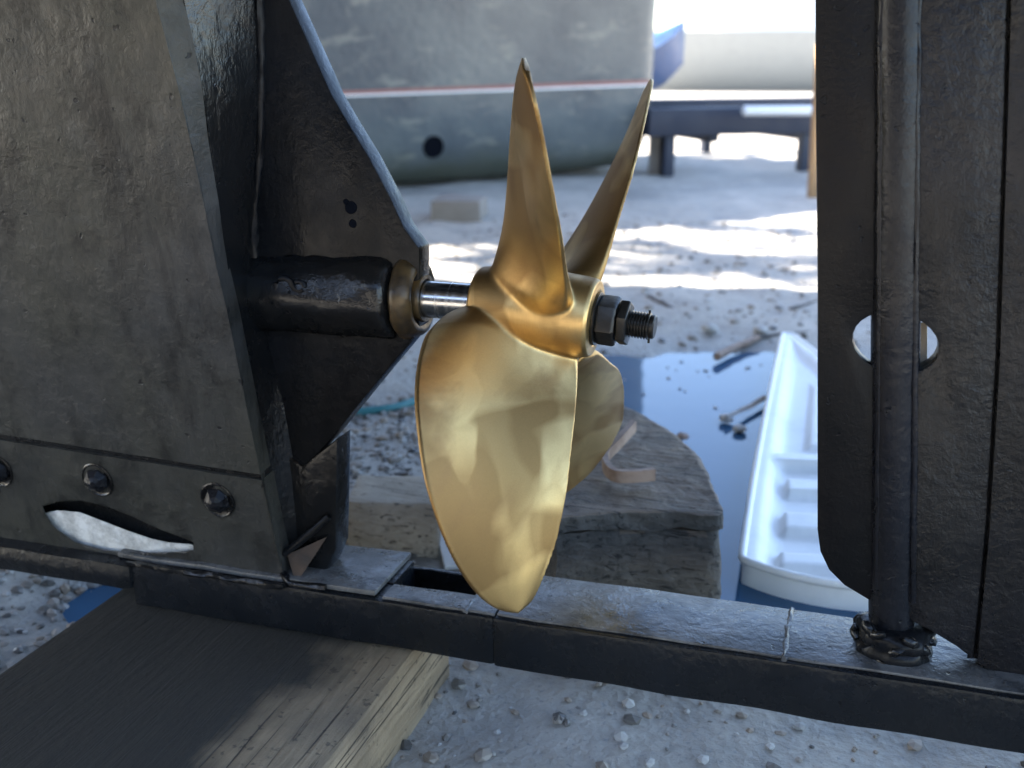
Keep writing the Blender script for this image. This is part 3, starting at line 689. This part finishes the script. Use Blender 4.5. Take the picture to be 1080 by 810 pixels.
# ------------------------------------------------------------------ white moulded tub lying in the puddle
TW = .46
b = G(779, 636); tip_ = G(830, 366); ty = (tip_ - b - Vector((TW / 2, 0, 0))).normalized(); tx = Vector((ty.y, -ty.x, 0))
ty = (tip_ - b - tx * TW / 2); TL = ty.length; ty = ty.normalized(); tx = Vector((ty.y, -ty.x, 0))
tub = empty('plastic_tub', b + ty * TL / 2 + tx * TW / 2, 'long white plastic moulding with a recessed floor lying in the puddle', 'plastic tub')
def tubpt(u, t, z):                       # u along, t across (-1..1)
    return b + ty * (u * TL) + tx * (TW / 2 + t * thw(u)) + Vector((0, 0, z))
def thw(u): return TW / 2 * (1 - .95 * max(0, u) ** 1.08) * min(1, (max(0, u) / .05 + .02)) ** .35
def tubz(u, t):
    e = min((1 - abs(t)) * thw(u), u * TL, (1 - u) * TL * .6)
    if e < .014: return .034
    fl = .018 if u > .36 else .012
    k = min(1, (e - .014) / .034); k = k * k * (3 - 2 * k)
    z = .034 + (fl - .034) * k
    if .34 < u < .37: z = max(z, .032)
    e2 = (1 - abs(t)) * thw(u)
    for u0, u1, zz in ((.25, .29, .027), (.14, .19, .026), (.05, .085, .026)):
        if e2 > .05:
            q = min(1, max(0, (min(u - u0, u1 - u)) / .008 + .5)); z = max(z, fl + (zz - fl) * q)
    if u > .36:                                # shallow raised panel with rounded corners
        q = min(e2 - .075, (u - .40) * TL, (.86 - u) * TL)
        if q > 0: z += .012 * min(1, q / .012)
    return z
us = np.linspace(0, 1, 190); ts = np.linspace(-1, 1, 61)
mesh('tub_floor', [tubpt(u, t, tubz(u, t)) for u in us for t in ts], grid_faces(190, 61), M['white'], tub, True)
edge = [tubpt(u, -1, 0) for u in us] + [tubpt(u, 1, 0) for u in us[::-1]]
V = []
for p in edge: V += [p + Vector((0, 0, .035)), p + Vector((0, 0, .016)), p + Vector((0, 0, -.012))]
mesh('side_wall', V, grid_faces(len(edge), 3), M['white'], tub, True)
tube('rim', [p + Vector((0, 0, .032)) for p in edge], .006, M['white'], tub, 8)
# debris
def twig(pts, r, label, mat='stick', cat='stick', name='stick', z=.012, group=None):
    P = catmull([G(x, y, z + (dz if False else 0)) + Vector((0, 0, 0)) for x, y in pts], 4)
    P = [p + Vector((0, 0, .004 * noise.noise(p * 20))) for p in P]
    return tube(name, P, [r * (1.1 - .5 * i / len(P)) for i in range(len(P))], M[mat], None, 7, r * .15, 60, label=label, cat=cat, group=group)
twig([(834, 327), (848, 322), (866, 317), (890, 312)], .006, 'dark stick on the mud touching the rudder edge in the photo')
twig([(756, 376), (780, 364), (800, 357)], .010, 'pinkish pale stick lying across the far edge of the puddle', 'bracket')
twig([(796, 357), (820, 353), (845, 352), (880, 349)], .006, 'long dark stick beyond the tip of the white moulding')
twig([(684, 314), (700, 321), (714, 328)], .009, 'short dark stick behind the propeller nut')
twig([(806, 419), (785, 431), (766, 440)], .0055, 'pale thin stick floating beside the white moulding', 'plankwood')
hp = catmull([G(x, y, .016) for x, y in ((330, 440), (384, 434), (415, 430), (440, 422), (470, 412), (520, 408))], 6)
tube('garden_hose', hp, .0085, M['hose'], None, 10, label='teal hose curving over wet ground behind the stern fin', cat='hose')
# stones lying in and round the puddle
def stone(p, r, label, mat='pebble'):
    bm = bmesh.new(); bmesh.ops.create_icosphere(bm, subdivisions=2, radius=r)
    for v in bm.verts: v.co *= 1 + .35 * noise.noise(v.co * (1.4 / r) + p * 9); v.co.z *= .6
    bmesh.ops.translate(bm, vec=p, verts=bm.verts); me = bpy.data.meshes.new('stone'); bm.to_mesh(me); bm.free()
    return fin(me, 'stone', M[mat], None, True, label=label, cat='stone')
stone(G(766, 441, .006), .014, 'dark stone at the end of the floating pale stick')
stone(G(780, 452, .004), .013, 'flat grey stone in the blue puddle by the moulding', 'pebble')
stone(G(720, 460, .010), .012, 'small reddish stone at the shoulder of the rough block', 'bracket')
stone(G(748, 346, .02), .02, 'dark stone on the mud above the puddle')
stone(G(802, 348, .02), .018, 'dark stone beside the long dark stick')
# gravel : uncountable
V = []; Fc = []
ico = bmesh.new(); bmesh.ops.create_icosphere(ico, subdivisions=1, radius=1); iv = [v.co.copy() for v in ico.verts]; ifc = [tuple(v.index for v in q.verts) for q in ico.faces]; ico.free()
rg = random.Random(3)
def pebble(x, y, r):
    z = gz(x, y); o = len(V); sx, sy, sz = r * rg.uniform(.7, 1.3), r * rg.uniform(.7, 1.3), r * rg.uniform(.4, .8); a = rg.uniform(0, 6.3); c, s = math.cos(a), math.sin(a)
    for q in iv:
        k = rg.uniform(.82, 1.15); X, Y, Z = q.x * sx * k, q.y * sy * k, q.z * sz * k
        V.append((x + X * c - Y * s, y + X * s + Y * c, z + Z + sz * .2))
    Fc.extend(tuple(i + o for i in q) for q in ifc)
for i in range(7000):                                         # dense gravel left of the sleeper
    x, y = rg.uniform(-1.2, -.25), rg.uniform(-.5, .9)
    if gz(x, y) > -.016 or rg.random() < .3: pebble(x, y, rg.choice((.003, .004, .005, .006, .009)))
for i in range(1800):
    x, y = rg.uniform(-.2, 1.4), rg.uniform(-.62, .35)
    pebble(x, y, rg.choice((.002, .003, .003, .004, .006, .009)))
for i in range(4200):
    x, y = rg.uniform(-1.2, 2.0), rg.uniform(.1, 3.6)
    if gz(x, y) > -.008: pebble(x, y, rg.choice((.003, .004, .005, .005, .008, .012)))
for i in range(420):
    x, y = rg.uniform(-.4, 1.1), 1.05 + 1.2 * rg.random() ** .6
    if gz(x, y) < -.008:
        o = len(V); pebble(x, y, rg.choice((.002, .003, .004, .006)))
        for q in range(o, len(V)): vx = V[q]; V[q] = (vx[0], vx[1], (vx[2] - gz(x, y)) * .5 - .003)
mesh('gravel', V, Fc, M['pebble'], None, False, kind='stuff')

# ================================================================== BACKGROUND YARD
# grey boat: a long low keel and flank
ga, gb = G(300, 208), G(702, 184)
gd = (gb - ga).normalized(); gn = Vector((-gd.y, gd.x, 0)); GL = (gb - ga).length
gboat = empty('laid_up_boat', (ga + gb) / 2 + gn * .8, 'grey primed boat hull with a round through-hull hole in the background', 'boat')
V = []; NSG = 25; st = np.linspace(-1.3, 1.0, 60)
for s in st:
    e = min(1, max(0, (1 - s) / .11)); rd = math.sqrt(max(0, 1 - (1 - e) ** 2))         # rounded end
    zb = .015 + .10 * max(0, (s - .35)) ** 1.6
    o = ga + gd * (GL * s) + gn * .60
    for j in range(NSG):
        t = -1 + 2 * j / (NSG - 1); q = abs(t)
        pr_ = [(0, 0, zb), (.25, .50, zb + .005), (.40, .63, zb + .09), (.55, .69, .55), (.7, .74, .95), (.85, .86, 1.5), (1, .95, 2.2)]
        for (q0, y0, z0), (q1, y1, z1) in zip(pr_, pr_[1:]):
            if q0 <= q <= q1: k = (q - q0) / (q1 - q0); yy = y0 + (y1 - y0) * k; zz = z0 + (z1 - z0) * k; break
        mz = .42
        zz2 = mz + (zz - mz) * (rd if zz < mz else 1)
        yy *= .15 + .85 * rd
        V.append(o + gn * math.copysign(yy, t) + Vector((0, 0, zz2)) + gd * (.0 if zz < .7 else -.25 * (zz - .7) * (1 - e)))
f = grid_faces(len(st), NSG); f.append(tuple((len(st) - 1) * NSG + i for i in range(NSG)))
gh = mesh('hull', V, f, M['greyhull'], gboat, True, auto=60)
bpy.context.view_layer.update()
def hit(o, px, py):
    mi = o.matrix_world.inverted(); ok, loc, nor, _ = o.ray_cast(mi @ CAM, (mi.to_3x3() @ ray(px, py)).normalized())
    return (o.matrix_world @ loc, (o.matrix_world.to_3x3() @ nor).normalized()) if ok else (G(px, max(py, 70)), Vector((0, -1, 0)))
p, nn = hit(gh, 457, 155)
lathe('through_hull', p - nn * .02, nn, [(0, .05), (.022, .060), (.027, .058), (.026, .052), (.0225, .050)], M['hole'], gboat, 24)
# red and white stripe along the top of the visible flank
for y_, hgt, mt, nm_ in ((102.5, 1.2, 'white_hull', 'white_stripe'), (99.3, 2.2, 'red', 'red_stripe')):
    pts = []
    for x in range(300, 696, 12):
        yy = y_ - 1.5 - (x - 360) * .036
        a_, n1 = hit(gh, x, yy - hgt); b_, n2 = hit(gh, x, yy + hgt); pts += [a_ + n1 * .004, b_ + n2 * .004]
    mesh(nm_, pts, [(2 * i, 2 * i + 1, 2 * i + 3, 2 * i + 2) for i in range(len(pts) // 2 - 1)], M[mt], gboat)
for x, y, sx, lb in ((474, 238, .22, 'grey concrete block under the grey boat beyond the stern fin'), (690, 186, .12, 'brown pillar under the rounded end of the grey boat')):
    p = G(x, y)
    box('chock', p + Vector((0, .12, .045 if x < 600 else .17)), (sx, .22, .12 if x < 600 else .38), M['concrete'], None, .012, Matrix.Rotation(R(10), 3, 'Z'), .01, 2, 6, label=lb, cat='block')
# trestle
t0, t1 = G(703, 187), G(846, 182)
tr = empty('trestle', (t0 + t1) / 2, 'dark navy steel trestle standing behind the grey boat in the background', 'trestle')
d = (t1 - t0).normalized(); nrm = Vector((-d.y, d.x, 0)); rot = Matrix((d, nrm, Vector((0, 0, 1)))).transposed()
ztop = U(703, 114, t0.y).z; zbot = U(703, 143, t0.y).z
for i, pp in enumerate((t0, t1, t0 + nrm * 1.3, t1 + nrm * 1.3)):
    box('leg', pp + Vector((0, 0, zbot / 2)), (.065, .065, zbot), M['navy'], tr, .004, rot)
for k in (0, 1.3):
    box('beam', (t0 + t1) / 2 + d * .6 + nrm * k + Vector((0, 0, (ztop + zbot) / 2)), ((t1 - t0).length + 1.5, .12, ztop - zbot), M['navy'], tr, .006, rot)
box('rail', t0 + d * .3 + nrm * .65 + Vector((0, 0, zbot - .02)), (.06, 1.3, .05), M['navy'], tr, .004, rot)
box('rail', t1 + nrm * .65 + Vector((0, 0, zbot - .02)), (.06, 1.3, .05), M['navy'], tr, .004, rot)
pp = t1 + d * .9; box('leg', pp + Vector((0, 0, zbot / 2)), (.065, .065, zbot), M['navy'], tr, .004, rot)
# blue boat on the trestle
def small_boat(name, c, d, L, B, zk, zs, mat, label, deckmat, flare=1.0):
    o = empty(name, c, label, 'boat'); nr = Vector((-d.y, d.x, 0)); V = []; NS = 17
    for s in np.linspace(-1, 1, 33):
        bw = B / 2 * (max(0., 1 - max(0, s) ** 2.2)) ** .8 * (1 if s > -.9 else .96); kz_ = zk + (zs - zk) * max(0, s) ** 4 * .9
        for j in range(NS):
            t = -1 + 2 * j / (NS - 1); q = abs(t)
            V.append(c + d * (s * L / 2) + nr * math.copysign(bw * (q ** .7 if q else 0), t) + Vector((0, 0, kz_ + (zs + .25 * max(0, s) ** 2 - kz_) * q ** 1.5)))
    f = grid_faces(33, NS); f.append(tuple(range(NS)))
    for i in range(32): f.append((i * NS, (i + 1) * NS, (i + 2) * NS - 1, (i + 1) * NS - 1))
    mesh('hull', V, f, mat, o, True, auto=40)
    if deckmat: box('cabin', c - d * (L * .08) + Vector((0, 0, zs + .22)), (L * .34, B * .55, .55), deckmat, o, .06, Matrix((d, nr, Vector((0, 0, 1)))).transposed())
    return o
bc = U(610, 120, (t0.y + t1.y) / 2 + .45)
small_boat('dinghy', Vector((bc.x, bc.y, 0)), d, 1.5, .8, ztop + .002, ztop + .27, M['blue'], 'small dark blue dinghy sitting on the dark trestle behind the grey boat', None)
# white boat, pale board and post beyond
wc = G(800, 128); wc = Vector((wc.x + .5, wc.y + 1.0, 0))
small_boat('dinghy', Vector((wc.x, wc.y, 0)), Vector((math.cos(.2), math.sin(.2), 0)), 4.6, 1.7, .28, .95, M['grey_gel'], 'pale grey boat with a white cabin farther back behind the trestle beam', M['white_hull'])
pb = t1 + d * .55 - nrm * .02
lathe('pale_pole', U(784, 117, t0.y - .05), d + Vector((0, 0, -.01)), [(0, .022), (.01, .028), (1.6, .03), (1.61, .025)], M['white_hull'], None, 20, label='pale blue-white pole lying along the top of the trestle beam', cat='pole')
pp = G(851, 213)
box('wooden_post', pp + Vector((.02, .03, .36)), (.055, .055, .76), M['postwood'], None, .005, Matrix.Rotation(R(20), 3, 'Z') @ Matrix.Rotation(R(-1.5), 3, 'Y'), label='upright tan wooden post just left of the rudder edge', cat='post')
# trees along the far side of the yard
rt = random.Random(5)
def tree(x, y, h, label):
    o = empty('tree', (x, y, 0), label, 'tree', 'trees beyond the boatyard')
    tube('trunk', [Vector((x, y, -.1)), Vector((x + .1, y, h * .3)), Vector((x, y + .1, h * .7))], [h * .03, h * .022, h * .008], M['bark'], o, 8)
    V = []; F_ = []
    cl = [(Vector((x, y, h * .62)) + Vector((rt.gauss(0, h * .2), rt.gauss(0, h * .2), rt.gauss(0, h * .18))), h * rt.uniform(.1, .2)) for _ in range(16)]
    for c, r in cl:
        for _ in range(170):
            q = Vector((rt.gauss(0, 1), rt.gauss(0, 1), rt.gauss(0, 1))).normalized() * r * rt.uniform(.5, 1.1); p = c + q; s = h * .018
            a = Vector((rt.uniform(-1, 1), rt.uniform(-1, 1), rt.uniform(-1, 1))).normalized() * s; b2 = a.orthogonal().normalized() * s * .6
            k = len(V); V += [p - a, p + b2, p + a, p - b2]; F_.append((k, k + 1, k + 2, k + 3))
    mesh('crown', V, F_, M['leaf'], o)
tree(-2.0, 44, 8.5, 'dark green tree far beyond the pale grey boat near the rudder edge')
tree(-5.2, 50, 10.0, 'taller leafy tree far behind the grey boat and the trestle')
# an open-crowned tree added out of view on the sunny side, whose leaves fleck the far edge of the boat's shade
def shade_tree(tx, ty, h, rx, ry, label):
    o = empty('tree', (tx, ty, 0), label, 'tree')  # added tree out of view, there for its dappled shade
    tube('trunk', [Vector((tx, ty, -.1)), Vector((tx + .1, ty, h * .4)), Vector((tx, ty, h))], [.12, .08, .03], M['bark'], o, 9)
    V = []; F_ = []
    for _ in range(60):
        c = Vector((tx + rt.uniform(-rx, rx), ty + rt.uniform(-ry, ry), h + rt.uniform(-.3, .5)))
        tube('added_limb', [Vector((tx, ty, h * rt.uniform(.6, .9))), c.lerp(Vector((tx, ty, h)), .5) + Vector((0, 0, .05)), c], [.03, .018, .006], M['bark'], o, 5) if _ % 6 == 0 else None
        for _k in range(26):
            p = c + Vector((rt.gauss(0, .22), rt.gauss(0, .07), rt.gauss(0, .06))); s_ = rt.uniform(.05, .11)
            a = Vector((rt.uniform(-1, 1), rt.uniform(-.4, .4), rt.uniform(-.4, .4))).normalized() * s_; b2 = a.orthogonal().normalized() * s_ * .5
            k = len(V); V += [p - a, p + b2, p + a, p - b2]; F_.append((k, k + 1, k + 2, k + 3))
    mesh('crown', V, F_, M['leaf'], o)
tp_ = G(740, 266) + SUN * (5.4 / SUN.z)
shade_tree(tp_.x, tp_.y, 5.4, 2.2, .55, 'open crowned tree added out of view to dapple the sunlit ground')

# a boat added out of view behind the camera, darkening what bronze and paint reflect
small_boat('laid_up_boat', Vector((-1.5, -5.4, 0)), Vector((1, .05, 0)).normalized(), 9.5, 2.8, .45, 2.3, M['navy'], 'large navy hulled boat added out of view behind the camera to darken reflections', M['white_hull'])
